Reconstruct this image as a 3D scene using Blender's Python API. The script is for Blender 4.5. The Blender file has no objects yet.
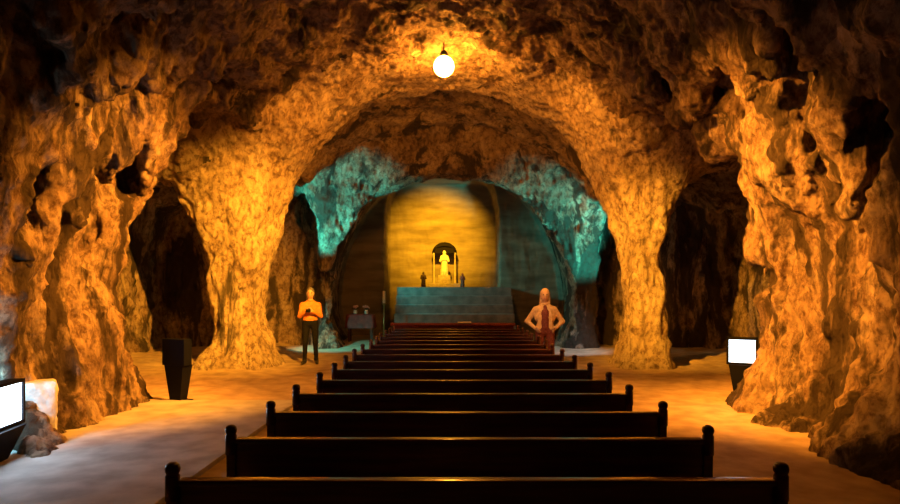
import bpy, bmesh, math, random
import numpy as np
from mathutils import Vector, Matrix

S = bpy.context.scene
COL = S.collection
R = math.radians

# ------------------------------------------------------------------ camera, world, exposure, lights
cam_d = bpy.data.cameras.new('camera')
cam = bpy.data.objects.new('camera', cam_d); COL.objects.link(cam)
cam.location = (0, 0, 1.7); cam.rotation_euler = (R(90), 0, 0)
cam_d.sensor_width = 36; cam_d.lens = 24.8; cam_d.shift_y = 38 / 900
cam_d.clip_start = .05; cam_d.clip_end = 100
S.camera = cam

w = bpy.data.worlds.new('world'); S.world = w; w.use_nodes = True
w.node_tree.nodes['Background'].inputs[0].default_value = (.02, .012, .01, 1)
w.node_tree.nodes['Background'].inputs[1].default_value = .3

S.view_settings.view_transform = 'Standard'
try: S.view_settings.look = 'None'
except Exception: pass
S.view_settings.exposure = 0.18
S.view_settings.gamma = 1
S.view_settings.use_curve_mapping = False

ORANGE = (1.0, .335, .026)
ORANGE_Y = (1.0, .40, .026)
AMBER = (1.0, .46, .012)
TEAL = (.03, .72, .64)
COOL = (.62, .82, 1.0)
LAMP_STRENGTH = 260

def point(name, loc, color, power, radius=.05):
    l = bpy.data.lights.new(name, 'POINT'); l.color = color; l.energy = power; l.shadow_soft_size = radius
    o = bpy.data.objects.new(name, l); COL.objects.link(o); o.location = loc
    return o

def spot(name, loc, target, color, power, angle, blend=.6, radius=.05):
    l = bpy.data.lights.new(name, 'SPOT'); l.color = color; l.energy = power; l.shadow_soft_size = radius
    l.spot_size = R(angle); l.spot_blend = blend
    o = bpy.data.objects.new(name, l); COL.objects.link(o); o.location = loc
    o.rotation_euler = (Vector(target) - Vector(loc)).to_track_quat('-Z', 'Y').to_euler()
    return o

point('vault_light', (0.0, 5.0, 5.2), ORANGE, 25, .1)
spot('left_pillar_light', (.2, 6.5, 4.9), (-4.5, 13.3, 2.2), ORANGE_Y, 17000, 38, 1.0)
spot('right_pillar_light', (-1.0, 6.5, 4.9), (4.1, 13.2, 2.2), ORANGE_Y, 14000, 30, 1.0)
spot('left_wall_light', (1.0, 7.6, 5.2), (-4.8, 8.8, 1.9), ORANGE, 9000, 54, .9)
spot('right_wall_light', (-1.0, 7.4, 5.2), (4.8, 8.4, 1.9), ORANGE, 9800, 54, .9)
spot('left_floor_light', (-1.4, 9.2, 5.6), (-3.3, 10.4, 0), ORANGE, 850, 50, .8)
spot('right_floor_light', (1.4, 8.6, 5.6), (3.2, 9.4, 0), ORANGE, 1500, 50, .8)
spot('left_arch_light', (-5.0, 15.6, .9), (-3.3, 18.4, 4.5), TEAL, 3800, 36, .5)
spot('right_arch_light', (4.7, 15.8, .9), (3.6, 18.4, 3.6), TEAL, 2500, 50, .6)
spot('left_aisle_light', (-5.0, 15.9, 2.6), (-3.1, 18.6, 0), TEAL, 800, 50, .8)
spot('right_aisle_light', (4.7, 16.0, 2.6), (3.0, 17.6, 0), COOL, 260, 60, .8)
spot('apse_light', (-3.7, 20.4, 3.2), (2.6, 21.6, 1.4), (.03, .75, .68), 700, 70, .7)
spot('left_vault_light', (.6, 8.4, 5.35), (-3.0, 13.2, 4.7), ORANGE, 2600, 32, .8)
spot('right_vault_light', (-.6, 8.4, 5.35), (2.9, 13.2, 4.7), ORANGE, 2600, 32, .8)
spot('left_bay_fill', (-4.85, 15.75, 2.4), (.8, 16.2, 6.2), ORANGE, 400, 70, .8)  # added fill behind the pillar, stands in for bounce under the bay vault
spot('right_bay_fill', (4.65, 15.9, 2.4), (-.8, 16.2, 6.2), ORANGE, 400, 70, .8)  # matching added bounce fill, no fixture here
point('panel_glow_fill', (-4.78, 6.35, .7), (.30, .75, 1.0), 36)  # added unseen lamp, imitates panel glow on the block and niche
spot('aisle_figure_fill', (.4, 7.0, 5.1), (1.8, 11.75, 1.25), (1.0, .50, .14), 1100, 15, .9)  # added fill to brighten the person by the far pews, not a fixture
spot('altar_light', (-.4, 20.4, 5.7), (-.55, 25.2, 3.7), AMBER, 4800, 56, 1.0)

# ------------------------------------------------------------------ helpers
def tag(o, label=None, cat=None, group=None, kind=None):
    if label: o['label'] = label
    if cat: o['category'] = cat
    if group: o['group'] = group
    if kind: o['kind'] = kind
    return o

def empty(name, loc=(0, 0, 0), rz=0):
    o = bpy.data.objects.new(name, None); COL.objects.link(o)
    o.location = loc; o.rotation_euler = (0, 0, rz); o.empty_display_size = .1
    return o

def link_bm(name, bm, mats, parent=None, smooth=False):
    me = bpy.data.meshes.new(name)
    bmesh.ops.recalc_face_normals(bm, faces=bm.faces)
    bm.to_mesh(me); bm.free()
    for m in (mats if isinstance(mats, (list, tuple)) else [mats]): me.materials.append(m)
    if smooth: me.polygons.foreach_set('use_smooth', [True] * len(me.polygons))
    o = bpy.data.objects.new(name, me); COL.objects.link(o)
    if parent: o.parent = parent
    return o

def box(bm, lo, hi, bev=0.0, M=None):
    v = bmesh.ops.create_cube(bm, size=1)['verts']
    for p in v:
        p.co = Vector([lo[i] + (p.co[i] + .5) * (hi[i] - lo[i]) for i in range(3)])
    if bev:
        es = list({e for p in v for e in p.link_edges})
        r = bmesh.ops.bevel(bm, geom=es, offset=bev, segments=2, affect='EDGES', profile=.6)
        v = list({p for f in r['faces'] for p in f.verts} | {p for p in v if p.is_valid})
    if M is not None:
        for p in v: p.co = M @ p.co
    return v

def prism(bm, pts, x0, x1):
    """outline in (y,z), extruded along x"""
    a = [bm.verts.new((x0, y, z)) for y, z in pts]; b = [bm.verts.new((x1, y, z)) for y, z in pts]
    bm.faces.new(a); bm.faces.new(b[::-1])
    n = len(pts)
    for i in range(n): bm.faces.new((a[i], b[i], b[(i + 1) % n], a[(i + 1) % n]))

def lathe(bm, prof, c=(0, 0, 0), n=20, sx=1, sy=1):
    rings = []
    for r, z in prof:
        rings.append([bm.verts.new((c[0] + sx * r * math.cos(2 * math.pi * i / n), c[1] + sy * r * math.sin(2 * math.pi * i / n), c[2] + z)) for i in range(n)])
    for a, b in zip(rings, rings[1:]):
        for i in range(n): bm.faces.new((a[i], a[(i + 1) % n], b[(i + 1) % n], b[i]))
    bm.faces.new(rings[0][::-1]); bm.faces.new(rings[-1])

def copy_tree(o, parent=None):
    c = o.copy(); COL.objects.link(c)
    if parent: c.parent = parent
    for ch in list(o.children): copy_tree(ch, c)
    return c

# ------------------------------------------------------------------ noise and surface extraction (numpy)
def _h(ix, iy, iz, s):
    n = (ix.astype(np.uint32) * np.uint32(374761393) + iy.astype(np.uint32) * np.uint32(668265263)
         + iz.astype(np.uint32) * np.uint32(2147483647 - 1274126177) + np.uint32(s * 974711 + 13))
    n = (n ^ (n >> np.uint32(13))) * np.uint32(1274126177)
    n = (n ^ (n >> np.uint32(16))) * np.uint32(2246822519)
    return ((n ^ (n >> np.uint32(15))) & np.uint32(0xffffff)).astype(np.float32) / np.float32(0x7fffff) - 1

_G = np.array([(1,1,0),(-1,1,0),(1,-1,0),(-1,-1,0),(1,0,1),(-1,0,1),(1,0,-1),(-1,0,-1),(0,1,1),(0,-1,1),(0,1,-1),(0,-1,-1),
               (1,1,0),(-1,1,0),(0,-1,1),(0,-1,-1)], np.float32)
def noise(P, scale=(1, 1, 1), seed=0):
    if len(P) > 150000:
        return np.concatenate([noise(P[i:i + 150000], scale, seed) for i in range(0, len(P), 150000)])
    P = P.astype(np.float32) * np.array(scale, np.float32) + np.float32(50.37 + seed * 7.13)
    fl_ = np.floor(P); f = P - fl_; i = fl_.astype(np.int32)
    u = f * f * f * (f * (f * 6 - 15) + 10)
    out = 0
    for dx in (0, 1):
        for dy in (0, 1):
            for dz in (0, 1):
                h = _h(i[:, 0] + dx, i[:, 1] + dy, i[:, 2] + dz, seed)
                g = _G[((h + 1) * 8).astype(np.int64) & 15]
                d = g[:, 0] * (f[:, 0] - dx) + g[:, 1] * (f[:, 1] - dy) + g[:, 2] * (f[:, 2] - dz)
                wx = u[:, 0] if dx else 1 - u[:, 0]; wy = u[:, 1] if dy else 1 - u[:, 1]; wz = u[:, 2] if dz else 1 - u[:, 2]
                out = out + d * wx * wy * wz
    return out

def fbm(P, scale, seed=0, octv=3, gain=.5):
    o = 0; a = 1
    for k in range(octv):
        o = o + a * noise(P, [s * 2.03 ** k for s in scale], seed + k); a *= gain
    return o

def surface_nets(F, org, cell):
    """surface where F changes sign; normals point to positive F"""
    ins = F < 0
    nx, ny, nz = F.shape
    cr = np.zeros((nx - 1, ny - 1, nz - 1), np.int8)
    for dx in (0, 1):
        for dy in (0, 1):
            for dz in (0, 1):
                cr += ins[dx:nx - 1 + dx, dy:ny - 1 + dy, dz:nz - 1 + dz]
    act = (cr > 0) & (cr < 8)
    ci = np.argwhere(act)
    idx = np.full(act.shape, -1, np.int64); idx[act] = np.arange(len(ci))
    acc = np.zeros((len(ci), 3)); cnt = np.zeros(len(ci))
    corners = [(a, b, c) for a in (0, 1) for b in (0, 1) for c in (0, 1)]
    for c0 in corners:
        for ax in range(3):
            if c0[ax]: continue
            c1 = list(c0); c1[ax] = 1
            f0 = F[ci[:, 0] + c0[0], ci[:, 1] + c0[1], ci[:, 2] + c0[2]]
            f1 = F[ci[:, 0] + c1[0], ci[:, 1] + c1[1], ci[:, 2] + c1[2]]
            m = (f0 < 0) != (f1 < 0)
            t = np.where(m, f0 / np.where(m, f0 - f1, 1), 0)
            p = np.array(c0, float)[None] + 0 * acc; p[:, ax] = t
            acc += np.where(m[:, None], p, 0); cnt += m
    V = (ci + acc / cnt[:, None]) * cell + np.array(org)
    Q = []
    for ax in range(3):
        o1, o2 = [(1, 2), (2, 0), (0, 1)][ax]
        sl0 = [slice(1, -1)] * 3; sl1 = [slice(1, -1)] * 3
        sl0[ax] = slice(0, -1); sl1[ax] = slice(1, None)
        A = ins[tuple(sl0)]; B = ins[tuple(sl1)]
        e = np.argwhere(A != B)
        s = A[tuple(e.T)]
        base = e.copy()
        for k in (o1, o2): base[:, k] += 1
        def cid(d1, d2):
            c = base.copy(); c[:, o1] += d1; c[:, o2] += d2
            return idx[tuple(c.T)]
        q = np.stack([cid(-1, -1), cid(0, -1), cid(0, 0), cid(-1, 0)], 1)
        q[~s] = q[~s][:, ::-1]
        Q.append(q)
    return V, np.concatenate(Q)

def np_mesh(name, V, Q):
    me = bpy.data.meshes.new(name)
    me.vertices.add(len(V)); me.vertices.foreach_set('co', np.ascontiguousarray(V, np.float32).ravel())
    me.loops.add(Q.size); me.loops.foreach_set('vertex_index', np.ascontiguousarray(Q, np.int32).ravel())
    k = Q.shape[1]
    me.polygons.add(len(Q)); me.polygons.foreach_set('loop_start', np.arange(0, Q.size, k, dtype=np.int32))
    me.update(calc_edges=True); me.validate()
    me.polygons.foreach_set('use_smooth', np.ones(len(me.polygons), bool))
    return me

def vert_normals(V, Q):
    n = np.cross(V[Q[:, 2]] - V[Q[:, 0]], V[Q[:, 3]] - V[Q[:, 1]])
    N = np.zeros((len(V), 3))
    for k in range(3):
        for c in range(4): N[:, k] += np.bincount(Q[:, c], n[:, k], len(V))
    return N / np.maximum(np.linalg.norm(N, axis=1, keepdims=True), 1e-12)

def subdivide(V, Q):
    nv, nf = len(V), len(Q)
    E = np.concatenate([Q[:, [k, (k + 1) % 4]] for k in range(4)]); E.sort(axis=1)
    key = E[:, 0].astype(np.int64) * nv + E[:, 1]
    u, inv = np.unique(key, return_inverse=True)
    mid = (V[u // nv] + V[u % nv]) / 2
    e = inv.reshape(4, nf) + nv
    fc = np.arange(nf) + nv + len(u)
    W = np.concatenate([V, mid, V[Q].mean(1)])
    q = np.concatenate([np.stack([Q[:, k], e[k], fc, e[(k + 3) % 4]], 1) for k in range(4)])
    for it in range(2):                                                      # relax
        a = np.zeros_like(W); c = np.zeros(len(W))
        for k in range(4):
            A, B = q[:, k], q[:, (k + 1) % 4]
            for m in range(3): a[:, m] += np.bincount(A, W[B, m], len(W)) + np.bincount(B, W[A, m], len(W))
            c += np.bincount(A, minlength=len(W)) + np.bincount(B, minlength=len(W))
        W = W * .5 + .5 * a / np.maximum(c, 1)[:, None]
    return W, q

def smin(a, b, k):
    h = np.clip(.5 + .5 * (b - a) / k, 0, 1)
    return b * (1 - h) + a * h - k * h * (1 - h)

# ------------------------------------------------------------------ materials
def mat(name, color, rough=.6, metal=0, emit=None, strength=0, spec=None, coat=0):
    m = bpy.data.materials.new(name); m.use_nodes = True
    b = m.node_tree.nodes['Principled BSDF']
    b.inputs['Base Color'].default_value = (*color, 1); b.inputs['Roughness'].default_value = rough
    b.inputs['Metallic'].default_value = metal
    if spec is not None: b.inputs['Specular IOR Level'].default_value = spec
    if coat: b.inputs['Coat Weight'].default_value = coat; b.inputs['Coat Roughness'].default_value = .15
    if emit: b.inputs['Emission Color'].default_value = (*emit, 1); b.inputs['Emission Strength'].default_value = strength
    return m

def nodes_of(m):
    nt = m.node_tree
    return nt, nt.nodes['Principled BSDF'], lambda t: nt.nodes.new(t), nt.links.new

def varied(m, c1, c2, scale=(6, 6, 6), bump=.15, nscale=1.0, detail=6, lo=.35, hi=.65):
    nt, b, N, L = nodes_of(m)
    tc = N('ShaderNodeTexCoord'); mp = N('ShaderNodeMapping'); mp.inputs['Scale'].default_value = scale
    L(tc.outputs['Object'], mp.inputs['Vector'])
    no = N('ShaderNodeTexNoise'); no.inputs['Scale'].default_value = nscale; no.inputs['Detail'].default_value = detail
    L(mp.outputs['Vector'], no.inputs['Vector'])
    cr = N('ShaderNodeValToRGB'); cr.color_ramp.elements[0].color = (*c1, 1); cr.color_ramp.elements[1].color = (*c2, 1)
    cr.color_ramp.elements[0].position = lo; cr.color_ramp.elements[1].position = hi
    L(no.outputs['Fac'], cr.inputs['Fac']); L(cr.outputs['Color'], b.inputs['Base Color'])
    if bump:
        bp = N('ShaderNodeBump'); bp.inputs['Strength'].default_value = bump; bp.inputs['Distance'].default_value = .05
        L(no.outputs['Fac'], bp.inputs['Height']); L(bp.outputs['Normal'], b.inputs['Normal'])
    return m

def rock_material(name, light, mid, dark, stain=.5):
    m = mat(name, mid, .82, spec=.25)
    nt, b, N, L = nodes_of(m)
    tc = N('ShaderNodeTexCoord')
    def tex(scale, sc, detail=8, rough=.6, dist=0):
        mp = N('ShaderNodeMapping'); mp.inputs['Scale'].default_value = scale; L(tc.outputs['Object'], mp.inputs['Vector'])
        n = N('ShaderNodeTexNoise'); n.inputs['Scale'].default_value = sc; n.inputs['Detail'].default_value = detail
        n.inputs['Roughness'].default_value = rough; n.inputs['Distortion'].default_value = dist
        L(mp.outputs['Vector'], n.inputs['Vector']); return n
    def ramp(n, stops):
        r = N('ShaderNodeValToRGB'); e = r.color_ramp.elements
        e[0].position, e[0].color = stops[0][0], (*stops[0][1], 1)
        e[1].position, e[1].color = stops[-1][0], (*stops[-1][1], 1)
        for p, c in stops[1:-1]:
            k = e.new(p); k.color = (*c, 1)
        L(n.outputs['Fac'], r.inputs['Fac']); return r
    n1 = tex((1, 1, .55), 1.6, 9, .65, .4)
    base = ramp(n1, [(.30, dark), (.45, mid), (.66, light)])
    n2 = tex((1.5, 1.5, .42), 1.15, 7, .62, .6)                 # long mineral streaks
    st = ramp(n2, [(stain - .035, (1, 1, 1)), (stain + .045, (0, 0, 0))])
    n3 = tex((1, 1, .7), 9.0, 6, .75)                              # speckle
    sp = ramp(n3, [(.38, (.24, .15, .12)), (.54, (1, 1, 1))])
    mx = N('ShaderNodeMix'); mx.data_type = 'RGBA'; mx.blend_type = 'MULTIPLY'; mx.inputs[0].default_value = .8
    L(base.outputs['Color'], mx.inputs[6]); L(sp.outputs['Color'], mx.inputs[7])
    mx2 = N('ShaderNodeMix'); mx2.data_type = 'RGBA'
    L(st.outputs['Color'], mx2.inputs[0]); mx2.inputs[6].default_value = (*[c * .16 for c in mid], 1)
    L(mx.outputs[2], mx2.inputs[7]); L(mx2.outputs[2], b.inputs['Base Color'])
    nb = tex((1, 1, .45), 5.0, 10, .75, .4)
    bp = N('ShaderNodeBump'); bp.inputs['Strength'].default_value = .9; bp.inputs['Distance'].default_value = .30
    L(nb.outputs['Fac'], bp.inputs['Height'])
    vo = N('ShaderNodeTexVoronoi'); vo.inputs['Scale'].default_value = 9; mv = N('ShaderNodeMapping'); mv.inputs['Scale'].default_value = (1, 1, .45)
    L(tc.outputs['Object'], mv.inputs['Vector']); L(mv.outputs['Vector'], vo.inputs['Vector'])
    b2 = N('ShaderNodeBump'); b2.inputs['Strength'].default_value = .6; b2.inputs['Distance'].default_value = .06
    L(vo.outputs['Distance'], b2.inputs['Height']); L(bp.outputs['Normal'], b2.inputs['Normal']); L(b2.outputs['Normal'], b.inputs['Normal'])
    return m

M_ROCK = rock_material('salt_rock', (.60, .47, .34), (.40, .28, .19), (.09, .052, .04), .50)
M_PILLAR = rock_material('brightened_salt_rock', (.66, .53, .38), (.50, .37, .25), (.20, .13, .085), .64)  # lighter copy of the rock; strong lighting is put into its colour
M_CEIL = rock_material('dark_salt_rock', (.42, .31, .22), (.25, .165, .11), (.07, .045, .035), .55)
M_BACK = varied(mat('cut_salt_wall', (.5, .42, .3), .8), (.15, .115, .075), (.30, .245, .17), (.5, .5, 2.2), .35, 1.4)
M_FLOOR = varied(mat('trodden_salt_floor', (.4, .3, .2), .75), (.36, .25, .16), (.54, .40, .27), (1, 1, 1), .3, 3.5, 9)
M_WALK = varied(mat('grey_stone_walkway', (.4, .38, .36), .7), (.34, .31, .29), (.54, .51, .48), (1, 1, 1), .25, 3.0, 9)
M_STEP = varied(mat('stone_step', (.3, .3, .28), .7), (.12, .12, .11), (.22, .21, .19), (1, 1, 1), .2, 4)
M_WOOD = varied(mat('dark_varnished_wood', (.05, .015, .01), .30, coat=.6), (.040, .011, .009), (.11, .028, .022), (1.2, 14, 14), .02, 2.0)
M_BLACK = mat('black_coated_metal', (.003, .004, .009), .6, spec=.12)
M_SCREEN = mat('lit_panel', (.8, .85, .9), .3, emit=COOL, strength=12)
M_SCREEN_SMALL = mat('small_lit_panel', (.8, .85, .9), .3, emit=COOL, strength=3)
M_SCREEN_DIM = mat('dim_lit_panel', (.5, .6, .8), .3, emit=(.3, .5, 1.0), strength=.8)
M_LAMP = mat('lamp_glass', (1, .9, .7), .3, emit=ORANGE, strength=LAMP_STRENGTH)
M_BRASS = mat('dull_brass', (.35, .22, .09), .4, 1)

# ------------------------------------------------------------------ the cave: carved out of one rock field
def cave_field(P):
    x, y, z = P[:, 0], P[:, 1], P[:, 2]
    zc = np.maximum(z, 0)
    flare = .55 * np.exp(-zc / .55)
    a = np.interp(y, [-4, 4, 5.6, 7, 9, 11, 12.7, 13.3, 14.7, 15.3, 17.5, 18.4, 19.3, 19.9, 24],
                     [4.4, 4.5, 4.5, 4.75, 4.92, 5.1, 5.0, 4.3, 4.35, 4.9, 4.8, 3.85, 3.85, 4.2, 4.2])
    h = np.interp(y, [-4, 4, 11, 12.7, 13.2, 14.7, 15.3, 17.4, 18.3, 19.3, 19.9, 24],
                     [5.8, 6.3, 6.6, 6.6, 6.45, 6.4, 6.55, 6.3, 5.15, 5.2, 6.1, 6.0])
    def prof(u, a, h, n):
        q = ((np.abs(u) / a) ** n + (zc / h) ** n) ** (1 / n)
        return (q - 1) * np.minimum(a, h) * .9
    f = prof(x + np.interp(y, [9, 13, 16, 18.3], [.13, .16, .1, 0]), a - flare, h, 2.35)
    f = np.maximum(f, np.maximum(y - 23.4, -3.2 - y))
    # altar recess
    g = prof(x + .3, 2.2 + 0 * x, 6.1 + 0 * x, 7.0)
    g = np.maximum(g, np.maximum(y - 25.4, 21 - y))
    f = np.minimum(f, g)
    # cross galleries between the pillars
    for cy, hw, hh in ((11.5, 2.1, 5.0), (16.6, 1.7, 4.4)):
        g = prof(y - cy, hw - .6 * flare, hh + 0 * x, 2.4)
        g = np.maximum(g, np.abs(x) - 8.3)
        f = smin(f, g, .3)
    # galleries running behind the pillars
    for cx, hw, y1 in ((-7.0, 1.75, 18.4), (6.25, 1.7, 18.4)):
        g = prof(x - cx, hw - .6 * flare, 4.6 + 0 * x, 2.6)
        g = np.maximum(g, np.maximum(9.9 - y, y - y1))
        f = smin(f, g, .3)
    g = prof(np.abs(x - .27) - 5.2, 1.17 - .2 * flare, 4.9 + 0 * x, 3.0)
    f = smin(f, np.maximum(g, np.maximum(15.7 - y, y - 19.5)), .2)
    # low niche holding the lit panel
    g = np.sqrt(((x + 4.75) / .75) ** 2 + ((y - 5.75) / .95) ** 2 + ((z - .3) / 1.0) ** 2) - 1
    f = smin(f, g * .8, .12)
    return f

def build_cave():
    cell = .1
    org = np.array([-8.9, -3.9, -.5])
    n = (179, 302, 78)
    gx, gy, gz = [(org[i] + cell * np.arange(n[i])).astype(np.float32) for i in range(3)]
    G = np.stack(np.meshgrid(gx, gy, gz, indexing='ij'), -1).reshape(-1, 3)
    F = np.concatenate([cave_field(G[i:i + 300000]).astype(np.float32) for i in range(0, len(G), 300000)])
    band = np.abs(F) < .95
    Pb = G[band]; del G
    smooth_zone = np.clip((Pb[:, 1] - 20) / 1.5, 0, 1)
    amp = (1 - .75 * smooth_zone) * np.interp(Pb[:, 1], [12.3, 13], [1, .55]) * np.interp(Pb[:, 2], [4.6, 5.6], [1, .6])
    d = .30 * noise(Pb, (.55, .55, .45), 3) + .24 * noise(Pb, (1.3, 1.3, .6), 5)
    hol = noise(Pb, (1.5, 1.5, .55), 11)                                   # tall hollows in the walls
    hi = np.clip((Pb[:, 2] - 1.6) / 1.2, 0, 1) * np.clip((12 - Pb[:, 1]) / .8, 0, 1) * np.clip((5.6 - Pb[:, 2]) / .6, 0, 1)
    d = d - hi * 1.1 * np.clip((hol - .10) / .16, 0, 1) * np.clip(1 - np.maximum(F[band], 0) / .85, 0, 1)
    F[band] += d * amp
    F = F.reshape(n)
    F[0] = F[-1] = 1; F[:, 0] = F[:, -1] = 1; F[:, :, -1] = 1
    F[:, :, 0] = 1
    V, Q = surface_nets(F, org, cell)
    Q = Q[:, ::-1]                                                           # face into the air
    keep = V[Q].mean(1)[:, 2] > -.32
    Q = Q[keep]
    lb_ = np.arange(len(V))                                                  # keep only the one connected surface
    while True:
        m_ = lb_[Q].min(1); nw = lb_.copy()
        for c_ in range(4): np.minimum.at(nw, Q[:, c_], m_)
        nw = nw[nw]; nw = nw[nw]
        if (nw == lb_).all(): break
        lb_ = nw
    big = np.bincount(lb_[Q[:, 0]]).argmax()
    Q = Q[lb_[Q[:, 0]] == big]
    u_, inv_ = np.unique(Q, return_inverse=True); V = V[u_]; Q = inv_.reshape(-1, 4)
    V, Q = subdivide(V, Q)
    nv = len(V); Nn = vert_normals(V, Q)
    smooth_zone = np.clip((V[:, 1] - 20) / 1.5, 0, 1)
    amp = (1 - .7 * smooth_zone) * np.interp(V[:, 1], [12.6, 13.2], [1, .75])
    steep = 1 - np.abs(Nn[:, 2])
    rid = 1 - 2 * np.abs(noise(V, (1.9, 1.9, .62), 21))                       # vertical flutes
    rid2 = 1 - 2 * np.abs(noise(V, (4.1, 4.1, 1.7), 24))
    f1 = fbm(V, (3.3, 3.3, 2.6), 31, 4, .55)
    lay = noise(V, (.5, .5, 5.0), 41)                                         # bedding layers overhead
    dis = .13 * steep * (rid - .5) + .06 * (.3 + .7 * steep) * (rid2 - .5) + .085 * f1 + .09 * (1 - steep) * lay + .045 * (1 - 2 * np.abs(noise(V, (8.5, 8.5, 2.4), 27)))
    V = V + Nn * (dis * amp)[:, None]
    Nn = vert_normals(V, Q)
    C = V[Q].mean(1); x, y, z = C.T
    lab = np.zeros(len(Q), int)                      # 0 left wall 1 right wall 2 ceiling 3 back wall 4.. pillars
    lab[x >= 0] = 1
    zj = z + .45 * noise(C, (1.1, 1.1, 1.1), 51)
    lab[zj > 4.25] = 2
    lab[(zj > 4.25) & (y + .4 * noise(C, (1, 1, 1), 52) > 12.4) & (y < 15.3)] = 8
    lab[(y > 20.0) & (lab != 2)] = np.where(x[(y > 20.0) & (lab != 2)] < 0, 0, 1)
    lab[(y > 22.6) & (np.abs(x) < 4.6)] = 3
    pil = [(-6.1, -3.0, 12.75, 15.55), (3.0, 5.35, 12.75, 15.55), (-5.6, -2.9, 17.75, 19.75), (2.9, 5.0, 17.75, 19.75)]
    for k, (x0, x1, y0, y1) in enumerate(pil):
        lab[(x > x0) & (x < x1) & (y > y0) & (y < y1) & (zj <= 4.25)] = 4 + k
    info = [('wall_left', 'rough fluted salt rock wall with hollows beside the grey walkway', 'wall', M_ROCK),
            ('wall_right', 'rough orange-lit salt rock wall beside the bare floor without a walkway', 'wall', M_ROCK),
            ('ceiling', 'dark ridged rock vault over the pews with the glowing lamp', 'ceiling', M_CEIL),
            ('wall_back', 'smooth amber-lit end wall and recess behind the shrine', 'wall', M_BACK),
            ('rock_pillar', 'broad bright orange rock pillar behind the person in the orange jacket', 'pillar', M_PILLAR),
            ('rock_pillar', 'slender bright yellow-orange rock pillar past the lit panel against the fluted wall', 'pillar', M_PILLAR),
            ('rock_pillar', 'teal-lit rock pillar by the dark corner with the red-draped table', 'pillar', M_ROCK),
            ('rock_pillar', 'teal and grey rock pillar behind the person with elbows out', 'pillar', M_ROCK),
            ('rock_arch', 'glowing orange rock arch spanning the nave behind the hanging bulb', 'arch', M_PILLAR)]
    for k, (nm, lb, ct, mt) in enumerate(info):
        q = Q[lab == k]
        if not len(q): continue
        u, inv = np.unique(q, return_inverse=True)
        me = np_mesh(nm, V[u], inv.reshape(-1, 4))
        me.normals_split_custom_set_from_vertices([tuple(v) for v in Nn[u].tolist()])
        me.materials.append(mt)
        o = bpy.data.objects.new(nm, me); COL.objects.link(o)
        tag(o, lb, ct, kind='structure')

build_cave()

# floor and walkway
def grid_sheet(name, xs, ys, zf, m):
    X, Y = np.meshgrid(xs, ys, indexing='ij')
    P = np.stack([X, Y, 0 * X], -1).reshape(-1, 3)
    P[:, 2] = zf(P)
    nx, ny = len(xs), len(ys)
    i = np.arange(nx * ny).reshape(nx, ny)
    Q = np.stack([i[:-1, :-1], i[1:, :-1], i[1:, 1:], i[:-1, 1:]], -1).reshape(-1, 4)
    me = np_mesh(name, P, Q); me.materials.append(m)
    o = bpy.data.objects.new(name, me); COL.objects.link(o); return o

fl = grid_sheet('floor', np.arange(-8.9, 8.95, .12), np.arange(-3.9, 25.6, .12),
                lambda P: .012 * fbm(P, (1.2, 1.2, 1), 3, 3) + .08 * np.clip((np.abs(P[:, 0]) - 3.6) / .8, 0, 1) * (noise(P, (2.4, 2.4, 1), 8) * .8 + .1) - .012, M_FLOOR)
tag(fl, 'bare brown trodden salt floor of the cave', 'floor', kind='structure')

bm = bmesh.new()
box(bm, (-4.6, -3, -.1), (-2.3, 9.4, .035), .008)
wk = link_bm('walkway', bm, M_WALK)
tag(wk, 'pale grey stone walkway along the wall beside the pews', 'walkway', kind='structure')

# altar steps
bm = bmesh.new()
for i in range(6):
    box(bm, (-1.85, 19.9 + .36 * i, -.05), (2.15, 25.2, .3 * (i + 1)), .015)
st = link_bm('altar_steps', bm, M_STEP)
tag(st, 'wide stone steps rising to the amber-lit shrine', 'steps', kind='structure')

# ------------------------------------------------------------------ pews
ORD = ['nearest', 'second', 'third', 'fourth', 'fifth', 'sixth', 'seventh', 'eighth', 'ninth', 'tenth', 'eleventh', 'twelfth', 'thirteenth', 'fourteenth', 'fifteenth']
HALF = 1.475
def make_pew():
    t = empty('pew')
    bm = bmesh.new(); prism(bm, [(0, .10), (.028, .10), (-.012, .775), (-.040, .775)], -HALF + .05, HALF - .05)
    link_bm('backrest', bm, M_WOOD, t)
    bm = bmesh.new(); box(bm, (-HALF + .05, -.062, .765), (HALF - .05, .008, .795), .009)
    link_bm('top_rail', bm, M_WOOD, t, True)
    bm = bmesh.new(); box(bm, (-HALF + .05, .02, .415), (HALF - .05, .43, .45), .01)
    box(bm, (-HALF + .05, .39, .33), (HALF - .05, .415, .415))
    link_bm('seat', bm, M_WOOD, t)
    for s in (-1, 1):
        x0, x1 = sorted((s * HALF, s * (HALF - .05)))
        bm = bmesh.new()
        prism(bm, [(-.03, 0), (.44, 0), (.44, .62), (.40, .66), (.10, .68), (.03, .76), (-.06, .76)], x0, x1)
        ep = link_bm('end_panel', bm, M_WOOD, t)
        bm = bmesh.new()
        lathe(bm, [(.034, .70), (.034, .815), (.028, .825), (.034, .835), (.036, .85), (.031, .868), (.018, .878), (.004, .881)], (s * (HALF - .025), -.045, 0), 16)
        link_bm('post_knob', bm, M_WOOD, ep, True)
    return t
pew = make_pew()
rng = random.Random(4)
for n in range(15):
    p = pew if n == 0 else copy_tree(pew)
    p.location = (.128 + (rng.uniform(-.02, .02) if n else 0), 3.0 + .815 * n, 0)
    p.rotation_euler = (0, 0, R(rng.uniform(-.25, .25)) if n else 0)
    tag(p, 'dark varnished wooden pew with knobbed ends, ' + ('nearest to the camera' if n == 0 else
        ORD[n] + ' row from the nearest'), 'pew', 'column of pews')

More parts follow.
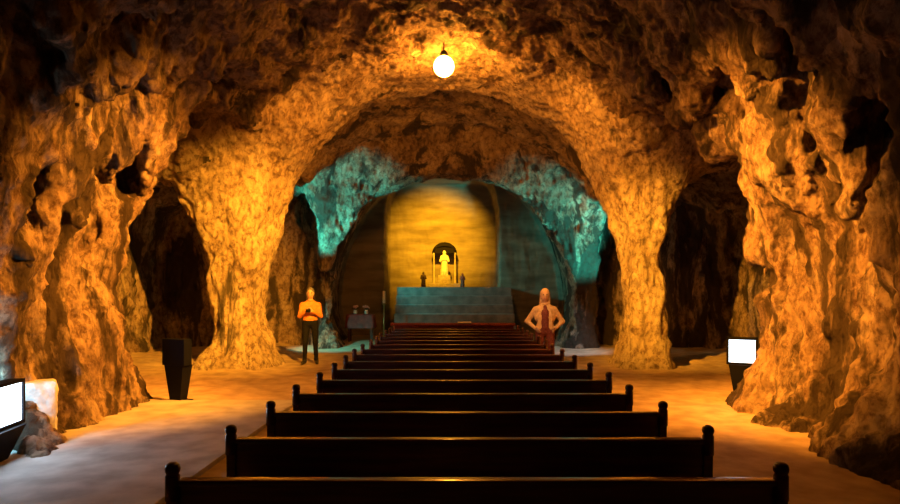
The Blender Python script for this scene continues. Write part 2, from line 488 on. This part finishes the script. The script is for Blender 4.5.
# ------------------------------------------------------------------ lamp
lx, ly, lz = -.12, 12.2, 6.1
t = empty('hanging_lamp', (lx, ly, lz)); tag(t, 'glowing round bulb hanging from the cave vault above the pews', 'lamp')
bm = bmesh.new(); bmesh.ops.create_uvsphere(bm, u_segments=28, v_segments=16, radius=.2); link_bm('bulb', bm, M_LAMP, t, True)
bm = bmesh.new(); lathe(bm, [(.08, .18), (.085, .24), (.05, .30), (.02, .32)]); link_bm('socket', bm, M_BLACK, t, True)
bm = bmesh.new(); lathe(bm, [(.012, .31), (.012, .8)], n=8); link_bm('cord', bm, M_BLACK, t, True)

# ------------------------------------------------------------------ lit display panels on tapered stands
def display(loc, rz, label, h=.95, wd=.52, screen=M_SCREEN, hp=.34):
    t = empty('display_stand', loc, rz); tag(t, label, 'display')
    bm = bmesh.new()
    z1 = h - hp - .04
    lo, hi = [(-.10, -.07), (.10, -.07), (.10, .07), (-.10, .07)], [(-wd * .42, -.10), (wd * .42, -.10), (wd * .42, .10), (-wd * .42, .10)]
    a = [bm.verts.new((x, y, .02)) for x, y in lo]; b = [bm.verts.new((x, y, z1)) for x, y in hi]
    bm.faces.new(a[::-1]); bm.faces.new(b)
    for i in range(4): bm.faces.new((a[i], a[(i + 1) % 4], b[(i + 1) % 4], b[i]))
    link_bm('pedestal', bm, M_BLACK, t)
    bm = bmesh.new(); box(bm, (-.17, -.13, 0), (.17, .13, .03), .008); link_bm('base_plate', bm, M_BLACK, t)
    bm = bmesh.new()
    x1 = wd / 2; b_ = .035
    box(bm, (-x1, -.02, z1), (x1, .11, h), .006)
    for q in ((-x1, -x1 + b_, z1, h), (x1 - b_, x1, z1, h), (-x1, x1, z1, z1 + b_), (-x1, x1, h - b_, h)):
        box(bm, (q[0], -.05, q[2]), (q[1], -.018, q[3]))
    fr = link_bm('frame', bm, M_BLACK, t)
    bm = bmesh.new(); box(bm, (-x1 + b_, -.03, z1 + b_), (x1 - b_, -.019, h - b_)); link_bm('screen', bm, screen, fr)
    return t
display((-4.42, 6.0, 0), R(98), 'bright white lit panel in a dark frame set low in a wall niche', .78, .95, hp=.42)
display((4.50, 9.55, 0), R(-28), 'dark tapered stand with glowing white panel beside the fluted orange wall', .97, .44, M_SCREEN_SMALL, .38)
display((-4.14, 9.45, 0), R(160), 'dark unlit-looking tapered stand in the dark gap past the walkway wall', .96, .42, M_SCREEN_DIM, .36)

# rough block beside the low panel, lit by the added blue fill
bm = bmesh.new()
box(bm, (-.17, -.15, -.03), (.17, .15, .66), .02)
bmesh.ops.subdivide_edges(bm, edges=bm.edges[:], cuts=5, use_grid_fill=True)
V = np.array([v.co[:] for v in bm.verts]); dd = fbm(V, (7, 7, 7), 5, 3)
for v, k in zip(bm.verts, dd): v.co += Vector((v.co.x, v.co.y, 0)).normalized() * float(k) * .05
rb = link_bm('stone_block', bm, varied(mat('pale_block', (.6, .6, .6), .8), (.42, .42, .42), (.72, .72, .72), (1, 1, 1), .6, 9), None, True)
rb.location = (-4.62, 6.95, .02); rb.rotation_euler = (0, 0, R(36))
tag(rb, 'rough pale stone block glowing blue beside the low lit panel', 'stone')

# ------------------------------------------------------------------ kneeler and book
t = empty('kneeler', (.05, 15.55, 0)); tag(t, 'long dark red upholstered kneeler between the last pew and the altar steps', 'kneeler')
M_RED = varied(mat('red_velvet', (.3, .02, .02), .7), (.15, .022, .016), (.24, .04, .03), (3, 3, 3), 0, 3)
bm = bmesh.new(); box(bm, (-1.5, 0, .0), (1.55, .05, .80), .01); link_bm('front_panel', bm, M_RED, t)
bm = bmesh.new(); box(bm, (-1.54, -.08, .80), (1.59, .16, .87), .02); link_bm('padded_top', bm, M_RED, t, True)
for x in (-1.46, 1.45):
    bm = bmesh.new(); box(bm, (x, .05, 0), (x + .06, .40, .30), .01); link_bm('foot', bm, M_WOOD, t)
bm = bmesh.new(); box(bm, (-1.5, .22, .16), (1.55, .46, .22), .015); link_bm('knee_board', bm, M_RED, t)
M_PAPER = mat('cream_paper', (.7, .62, .5), .7)
b = empty('open_book', (.36, 15.56, .872)); tag(b, 'pale open book lying on top of the red kneeler', 'book')
for s in (-1, 1):
    bm = bmesh.new(); prism(bm, [(-.10, 0), (.10, 0), (.10, .03), (-.10, .03)], 0, s * .17)
    link_bm('page_block', bm, M_PAPER, b)
bm = bmesh.new(); box(bm, (-.18, -.105, -.002), (.18, .105, .002)); link_bm('cover', bm, M_WOOD, b)

# ------------------------------------------------------------------ shrine
sx, sy, sz = -.22, 24.7, 1.8
t = empty('shrine', (sx, sy, sz)); tag(t, 'small shrine with dark half-dome canopy against the amber wall', 'shrine')
M_SHR = varied(mat('shrine_stone', (.6, .5, .3), .6), (.45, .36, .2), (.65, .55, .36), (5, 5, 5), .1, 2)
M_DOME = mat('dark_canopy', (.010, .008, .007), .8, spec=.1)
bm = bmesh.new(); box(bm, (-.62, -.48, 0), (.62, .3, .16), .02); box(bm, (-.24, -.42, .16), (.24, .1, .48), .02)
link_bm('base', bm, M_SHR, t)
for s in (-1, 1):
    bm = bmesh.new(); lathe(bm, [(.05, .16), (.05, .2), (.03, .24), (.03, 1.34), (.05, 1.38)], (s * .42, .05, 0), 12); link_bm('column', bm, M_SHR, t, True)
bm = bmesh.new()                                                    # half-dome shell
K, J = 20, 7
def ring(r):
    return [[bm.verts.new((r * math.cos(math.pi * k / K), .16 - .20 * r / .5 * math.sin(math.pi / 2 * j / J) * math.sin(math.pi * k / K) ** .5,
             1.36 + r * .92 * math.sin(math.pi * k / K) * math.cos(math.pi / 2 * j / J * .55))) for k in range(K + 1)] for j in range(J + 1)]
ro, ri = ring(.5), ring(.42)
for G in (ro, ri):
    for j in range(J):
        for k in range(K): bm.faces.new((G[j][k], G[j][k + 1], G[j + 1][k + 1], G[j + 1][k]))
for j in (0, J):
    for k in range(K): bm.faces.new((ro[j][k], ro[j][k + 1], ri[j][k + 1], ri[j][k]))
link_bm('canopy', bm, M_DOME, t, True)

bm = bmesh.new()
pl = [(.41 * math.cos(math.pi * k / 20), 1.36 + .38 * math.sin(math.pi * k / 20)) for k in range(21)]
fa = [bm.verts.new((x, .0, z)) for x, z in pl]; fb = [bm.verts.new((x, .14, z)) for x, z in pl]
bm.faces.new(fa); bm.faces.new(fb[::-1])
for i in range(21): bm.faces.new((fa[i], fb[i], fb[(i + 1) % 21], fa[(i + 1) % 21]))
link_bm('canopy_panel', bm, M_DOME, t)

# ------------------------------------------------------------------ figures (one continuous surface each)
def figure(name, caps, cell, mats, ells=(), k=.03):
    """caps: (p, q, rp, rq, material index); ells: (centre, radii, material index)"""
    pts = np.array([c[0] for c in caps] + [c[1] for c in caps] + [e[0] for e in ells], float)
    lo, hi = pts.min(0) - .22, pts.max(0) + .22
    n = np.ceil((hi - lo) / cell).astype(int) + 1
    G = np.stack(np.meshgrid(*[lo[i] + cell * np.arange(n[i]) for i in range(3)], indexing='ij'), -1).reshape(-1, 3).astype(np.float32)
    def dist(P, it):
        if len(it) >= 5:
            p, q, r0, r1 = np.array(it[0], np.float32), np.array(it[1], np.float32), it[2], it[3]
            d = q - p; h = np.clip(((P - p) @ d) / max(d @ d, 1e-9), 0, 1)
            return np.linalg.norm(P - p - h[:, None] * d, axis=1) - (r0 + (r1 - r0) * h)
        c, r = np.array(it[0], np.float32), np.array(it[1], np.float32)
        return (np.linalg.norm((P - c) / r, axis=1) - 1) * r.min()
    F = None
    for it in list(caps) + list(ells):
        kk = k if len(it) < 6 and not (len(it) == 4) else (it[5] if len(it) >= 6 else it[3])
        d = dist(G, it); F = d if F is None else smin(F, d, kk)
    V, Q = surface_nets(F.reshape(n), lo, cell)
    me = np_mesh(name, V, Q)
    for m in mats: me.materials.append(m)
    C = V[Q].mean(1)
    D = np.stack([dist(C, it) for it in list(caps) + list(ells)], 1)
    mi = np.array([it[4] if len(it) >= 5 else it[2] for it in list(caps) + list(ells)])
    me.polygons.foreach_set('material_index', mi[D.argmin(1)].astype(np.int32))
    return me

def hand_caps(wrist, dirv, side, mi, curl=.35, palm=.085):
    """palm, four unequal bent fingers and a side thumb"""
    d = Vector(dirv).normalized(); s = (Vector(side) - d * Vector(side).dot(d)).normalized(); nrm = d.cross(s)
    w_ = Vector(wrist); out = []
    for i, (off, ln) in enumerate(((-.03, .062), (-.010, .074), (.010, .070), (.029, .055))):
        root = w_ + d * palm + s * off
        out.append((tuple(w_ + d * .01 + s * off * .55), tuple(root), .016, .012, mi, .012))
        mid = root + (d * math.cos(curl) + nrm * math.sin(curl)) * ln * .55
        tip = mid + (d * math.cos(curl * 2.2) + nrm * math.sin(curl * 2.2)) * ln * .45
        out.append((tuple(root), tuple(mid), .0098, .009, mi, .004)); out.append((tuple(mid), tuple(tip), .009, .0075, mi, .004))
    th = w_ + d * .022 - s * .028
    t2 = th + (d * .75 - s * .6).normalized() * .042; t3 = t2 + (d * .95 + nrm * .25).normalized() * .03
    out.append((tuple(th), tuple(t2), .013, .011, mi, .008)); out.append((tuple(t2), tuple(t3), .011, .009, mi, .004))
    return out

def person(loc, rz, label, arms, M_top, M_leg, M_hair, long_hair=False, k=1.0, inner=False):
    SK, TOP, LEG, SHOE, EYE, LIP = range(6)
    J = dict(hip=(0, 0, .93), chest=(0, .0, 1.25), neck=(0, .01, 1.44))
    caps = []
    for s in (-1, 1):
        hp, kn, an = (s * .095, 0, .90), (s * .115, -.02, .50), (s * .13, .025, .10)
        caps += [(hp, kn, .092, .062, LEG), (kn, an, .060, .045, LEG)]
        caps += [(an, (s * .14, .02, .05), .042, .044, SHOE), ((s * .135, .045, .04), (s * .165, -.15, .035), .042, .036, SHOE)]
    caps += [((-.06, 0, .95), (.06, 0, .95), .118, .118, LEG), ((-.05, 0, 1.04), (.05, 0, 1.04), .115, .115, TOP),
             ((-.085, .0, 1.20), (.085, .0, 1.20), .118, .118, TOP), ((-.12, .01, 1.34), (.12, .01, 1.34), .085, .085, TOP),
             ((-.05, .015, 1.40), (.05, .015, 1.40), .07, .07, TOP), ((0, .015, 1.42), (0, .0, 1.54), .052, .05, SK)]
    for (sh, el, wr, hd, sd) in arms:
        caps += [(sh, el, .062, .047, TOP), (el, wr, .045, .034, TOP)]
        caps += hand_caps(wr, hd, sd, SK)
    if inner:
        caps += [((0, -.075, 1.02), (0, -.065, 1.28), .075, .080, LEG, .02), ((0, -.07, 1.28), (0, -.045, 1.40), .055, .03, LEG, .02)]
        for s in (-1, 1): caps += [((s * .115, -.095, 1.0), (s * .10, -.085, 1.27), .032, .034, TOP, .02), ((s * .10, -.085, 1.27), (s * .06, -.02, 1.44), .034, .024, TOP, .02)]
    ells = [((0, .005, 1.625), (.078, .098, .118), SK, .03), ((0, -.03, 1.565), (.052, .062, .055), SK, .02)]
    caps += [((0, -.085, 1.635), (0, -.108, 1.603), .010, .015, SK, .012)]
    caps += [((-.018, -.088, 1.566), (.018, -.088, 1.566), .007, .007, LIP, .004)]
    for s in (-1, 1):
        ells.append(((s * .080, .01, 1.62), (.012, .022, .032), SK, .008))
        ells.append(((s * .031, -.083, 1.637), (.013, .010, .009), EYE, .002))
    M_SK = mat('skin', (.50, .29, .20), .6); M_SH = mat('dark_shoe', (.02, .018, .016), .5); M_EY = mat('dark_eye', (.03, .02, .015), .2); M_LP = mat('lips', (.45, .17, .14), .5)
    me = figure('person', caps, .0105, [M_SK, M_top, M_leg, M_SH, M_EY, M_LP], ells)
    o = bpy.data.objects.new('person', me); COL.objects.link(o)
    o.location = loc; o.rotation_euler = (0, 0, rz); o.scale = (k, k, k)
    tag(o, label, 'person')
    hc, he = [], [((0, .024, 1.665), (.088, .100, .098), 0, .02)]
    if long_hair:
        hc += [((-.066, .035, 1.66), (-.078, .045, 1.43), .030, .030, 0, .03), ((.066, .035, 1.66), (.078, .045, 1.43), .030, .030, 0, .03),
               ((0, .085, 1.66), (0, .105, 1.36), .06, .075, 0, .04)]
    else:
        hc += [((-.04, .07, 1.64), (.04, .07, 1.64), .045, .045, 0, .03)]
    hm = figure('hair', hc, .0105, [M_hair], he)
    h = bpy.data.objects.new('hair', hm); COL.objects.link(h); h.parent = o
    # collar and hem of the jacket
    bm = bmesh.new()
    lathe(bm, [(.072, 1.435), (.080, 1.45), (.078, 1.475), (.066, 1.475), (.062, 1.44)], (0, .012, 0), 18, 1.05, .95)
    link_bm('collar', bm, M_top, o, True)
    return o

M_JACK = varied(mat('orange_jacket', (.75, .30, .06), .7), (.50, .15, .025), (.62, .21, .04), (6, 6, 6), .1, 3)
M_TAN = varied(mat('tan_jacket', (.62, .36, .2), .7), (.56, .33, .15), (.72, .45, .24), (7, 7, 7), .1, 3)
M_TROU = varied(mat('dark_trousers', (.02, .022, .03), .9, spec=.1), (.006, .006, .009), (.012, .012, .017), (9, 9, 9), .1, 3)
M_RTR = varied(mat('maroon_trousers', (.16, .03, .025), .8), (.12, .02, .02), (.2, .045, .04), (9, 9, 9), .1, 3)
M_GHAIR = varied(mat('grey_hair', (.3, .28, .27), .6), (.07, .065, .06), (.16, .15, .14), (30, 30, 8), .2, 2)
M_BHAIR = varied(mat('fair_hair', (.6, .38, .22), .55), (.42, .25, .14), (.60, .38, .24), (30, 30, 6), .2, 2)

# walker: arms bent, hands at the chest holding a camera
A1 = [((s * .185, .01, 1.36), (s * .235, -.04, 1.10), (s * .075, -.235, 1.20), (-s * .45, -.25, .45), (0, -.35, 1)) for s in (-1, 1)]
person((-3.22, 14.3, 0), R(8), 'person with grey hair standing in orange jacket and dark trousers, hands at chest', A1, M_JACK, M_TROU, M_GHAIR, False, 1.0)
t = empty('handheld_camera', (-3.20, 14.3 - .31, 1.20), R(8)); tag(t, 'small dark camera held by the person in the orange jacket', 'camera')
bm = bmesh.new(); box(bm, (-.055, -.02, 0), (.055, .02, .07), .006); cb = link_bm('camera_body', bm, M_BLACK, t)
bm = bmesh.new(); lathe(bm, [(.024, 0), (.024, .03), (.02, .034)], n=16); ob = link_bm('lens', bm, M_BLACK, cb); ob.rotation_euler = (R(90), 0, 0); ob.location = (0, -.02, .035)

# woman with hands on hips
A2 = [((s * .175, .01, 1.35), (s * .335, .07, 1.12), (s * .185, -.06, .99), (-s * .35, -.55, -.35), (0, .5, -.8)) for s in (-1, 1)]
person((1.80, 11.75, 0), R(-6), 'person with fair hair in tan jacket, hands on hips, beside the far pews', A2, M_TAN, M_RTR, M_BHAIR, True, .985, True)

# ------------------------------------------------------------------ statue and attendants on the altar
M_WHITE = varied(mat('white_plaster', (.8, .76, .66), .6), (.72, .68, .58), (.86, .82, .72), (8, 8, 8), .05, 2)
def statue(loc, h, label, m, cat='statue', group=None):
    k = h / 1.0
    caps = [((0, 0, .15), (0, 0, .45), .15, .115, 0), ((0, 0, .45), (0, 0, .70), .115, .10, 0), ((-.07, 0, .74), (.07, 0, .74), .06, .06, 0),
            ((0, 0, .76), (0, 0, .84), .035, .032, 0)]
    for s in (-1, 1):
        caps += [((s * .115, 0, .73), (s * .155, -.03, .56), .045, .05, 0, .02), ((s * .155, -.03, .56), (s * .03, -.14, .62), .045, .026, 0, .02)]
        caps += [((s * .012, -.135, .61), (s * .006, -.15, .70), .016, .010, 0, .01)]
        for i in range(5):
            a = math.pi * (.1 + .2 * i)
            caps.append(((s * .13 * math.cos(a), -.13 * math.sin(a), .02), (s * .09 * math.cos(a), -.09 * math.sin(a), .5), .02, .012, 0, .02))
    ells = [((0, -.005, .895), (.052, .060, .075), 0, .02), ((0, .02, .88), (.07, .06, .10), 0, .02)]
    caps.append(((0, -.06, .90), (0, -.068, .885), .006, .008, 0, .006))
    me = figure('statue', caps, .0125, [m], ells, .03)
    o = bpy.data.objects.new('statue', me); COL.objects.link(o); o.location = loc; o.scale = (k, k, k)
    tag(o, label, cat, group); return o
statue((sx, sy - .24, sz + .48), 1.0, 'white robed statue with joined hands under the dark canopy', M_WHITE)
M_BRN = mat('brown_plaster', (.14, .09, .05), .7); M_RPL = mat('reddish_plaster', (.35, .12, .08), .7)
statue((-1.02, 23.8, 1.8), .62, 'small dark brown figure on the altar, dark side of the white statue', M_BRN)
statue((.48, 23.8, 1.8), .56, 'small reddish figure on the altar beside the white statue', M_RPL)

# candlestick beside the steps
t = empty('candlestick', (-2.1, 19.75, 0)); tag(t, 'tall slim candlestick with pale candle beside the altar steps', 'candlestick')
bm = bmesh.new(); lathe(bm, [(.16, 0), (.16, .03), (.05, .08), (.03, .12)]); link_bm('foot', bm, M_BRASS, t, True)
bm = bmesh.new(); lathe(bm, [(.025, .1), (.022, .6), (.04, .64), (.022, .68), (.022, 1.2), (.08, 1.26), (.08, 1.28)]); link_bm('stem', bm, M_BRASS, t, True)
bm = bmesh.new(); lathe(bm, [(.045, 1.28), (.045, 1.66), (.01, 1.675)]); link_bm('candle', bm, M_WHITE, t, True)

# red draped table with two pale bouquets in the dark corner
t = empty('draped_table', (-2.95, 20.5, 0)); tag(t, 'small table draped in dark red cloth in the dark corner', 'table')
bm = bmesh.new(); box(bm, (-.42, -.24, .86), (.42, .24, .90), .005); link_bm('tabletop', bm, M_WOOD, t)
for x in (-.36, .36):
    for y in (-.19, .19):
        bm = bmesh.new(); box(bm, (x - .025, y - .025, 0), (x + .025, y + .025, .86)); link_bm('leg', bm, M_WOOD, t)
bm = bmesh.new()
n = 64; loops = []
for z, ex in ((.905, 0), (.905, 1), (.86, 1.04), (.65, 1.07), (.45, 1.10)):
    lp = []
    for i in range(n):
        a = 2 * math.pi * i / n; c, s_ = math.cos(a), math.sin(a); m_ = max(abs(c), abs(s_))
        fold = 1 + (.03 * math.sin(a * 12) if z < .8 else 0)
        lp.append(bm.verts.new((c / m_ * .43 * max(ex, .02) * fold, s_ / m_ * .25 * max(ex, .02) * fold, z)))
    loops.append(lp)
bm.faces.new(loops[0])
for a, b in zip(loops, loops[1:]):
    for i in range(n): bm.faces.new((a[i], a[(i + 1) % n], b[(i + 1) % n], b[i]))
cl = link_bm('tablecloth', bm, M_RED, None, True); cl.location = (-2.95, 20.5, 0)
tag(cl, 'dark red cloth hanging over the small table in the dark corner', 'tablecloth')
M_PINK = mat('pale_pink_petals', (.75, .5, .48), .7); M_LEAF = mat('dark_leaf', (.03, .07, .03), .6)
def bouquet(loc, label, seed):
    rg = random.Random(seed)
    t = empty('bouquet', loc); tag(t, label, 'flowers', 'bouquets on the red cloth')
    bm = bmesh.new(); lathe(bm, [(.05, 0), (.07, .06), (.05, .12), (.055, .14)]); link_bm('vase', bm, M_WHITE, t, True)
    bm = bmesh.new()
    for i in range(9):
        a = rg.uniform(0, 6.28); r = rg.uniform(.0, .1)
        M = Matrix.Translation((r * math.cos(a), r * math.sin(a), .2 + rg.uniform(0, .07)))
        bmesh.ops.create_icosphere(bm, subdivisions=2, radius=rg.uniform(.03, .045), matrix=M)
    link_bm('blossoms', bm, M_PINK, t, True)
    bm = bmesh.new()
    for i in range(10):
        a = rg.uniform(0, 6.28); c, s_ = math.cos(a), math.sin(a)
        q = [(0, 0, .12), (c * .07 - s_ * .02, s_ * .07 + c * .02, .18), (c * .14, s_ * .14, .2), (c * .07 + s_ * .02, s_ * .07 - c * .02, .17)]
        bm.faces.new([bm.verts.new(p) for p in q])
    link_bm('leaves', bm, M_LEAF, t)
bouquet((-3.12, 20.45, .906), 'pale pink bouquet on the red cloth, the one farther from the steps', 1)
bouquet((-2.76, 20.45, .906), 'pale pink bouquet on the red cloth, the one nearer the steps', 2)
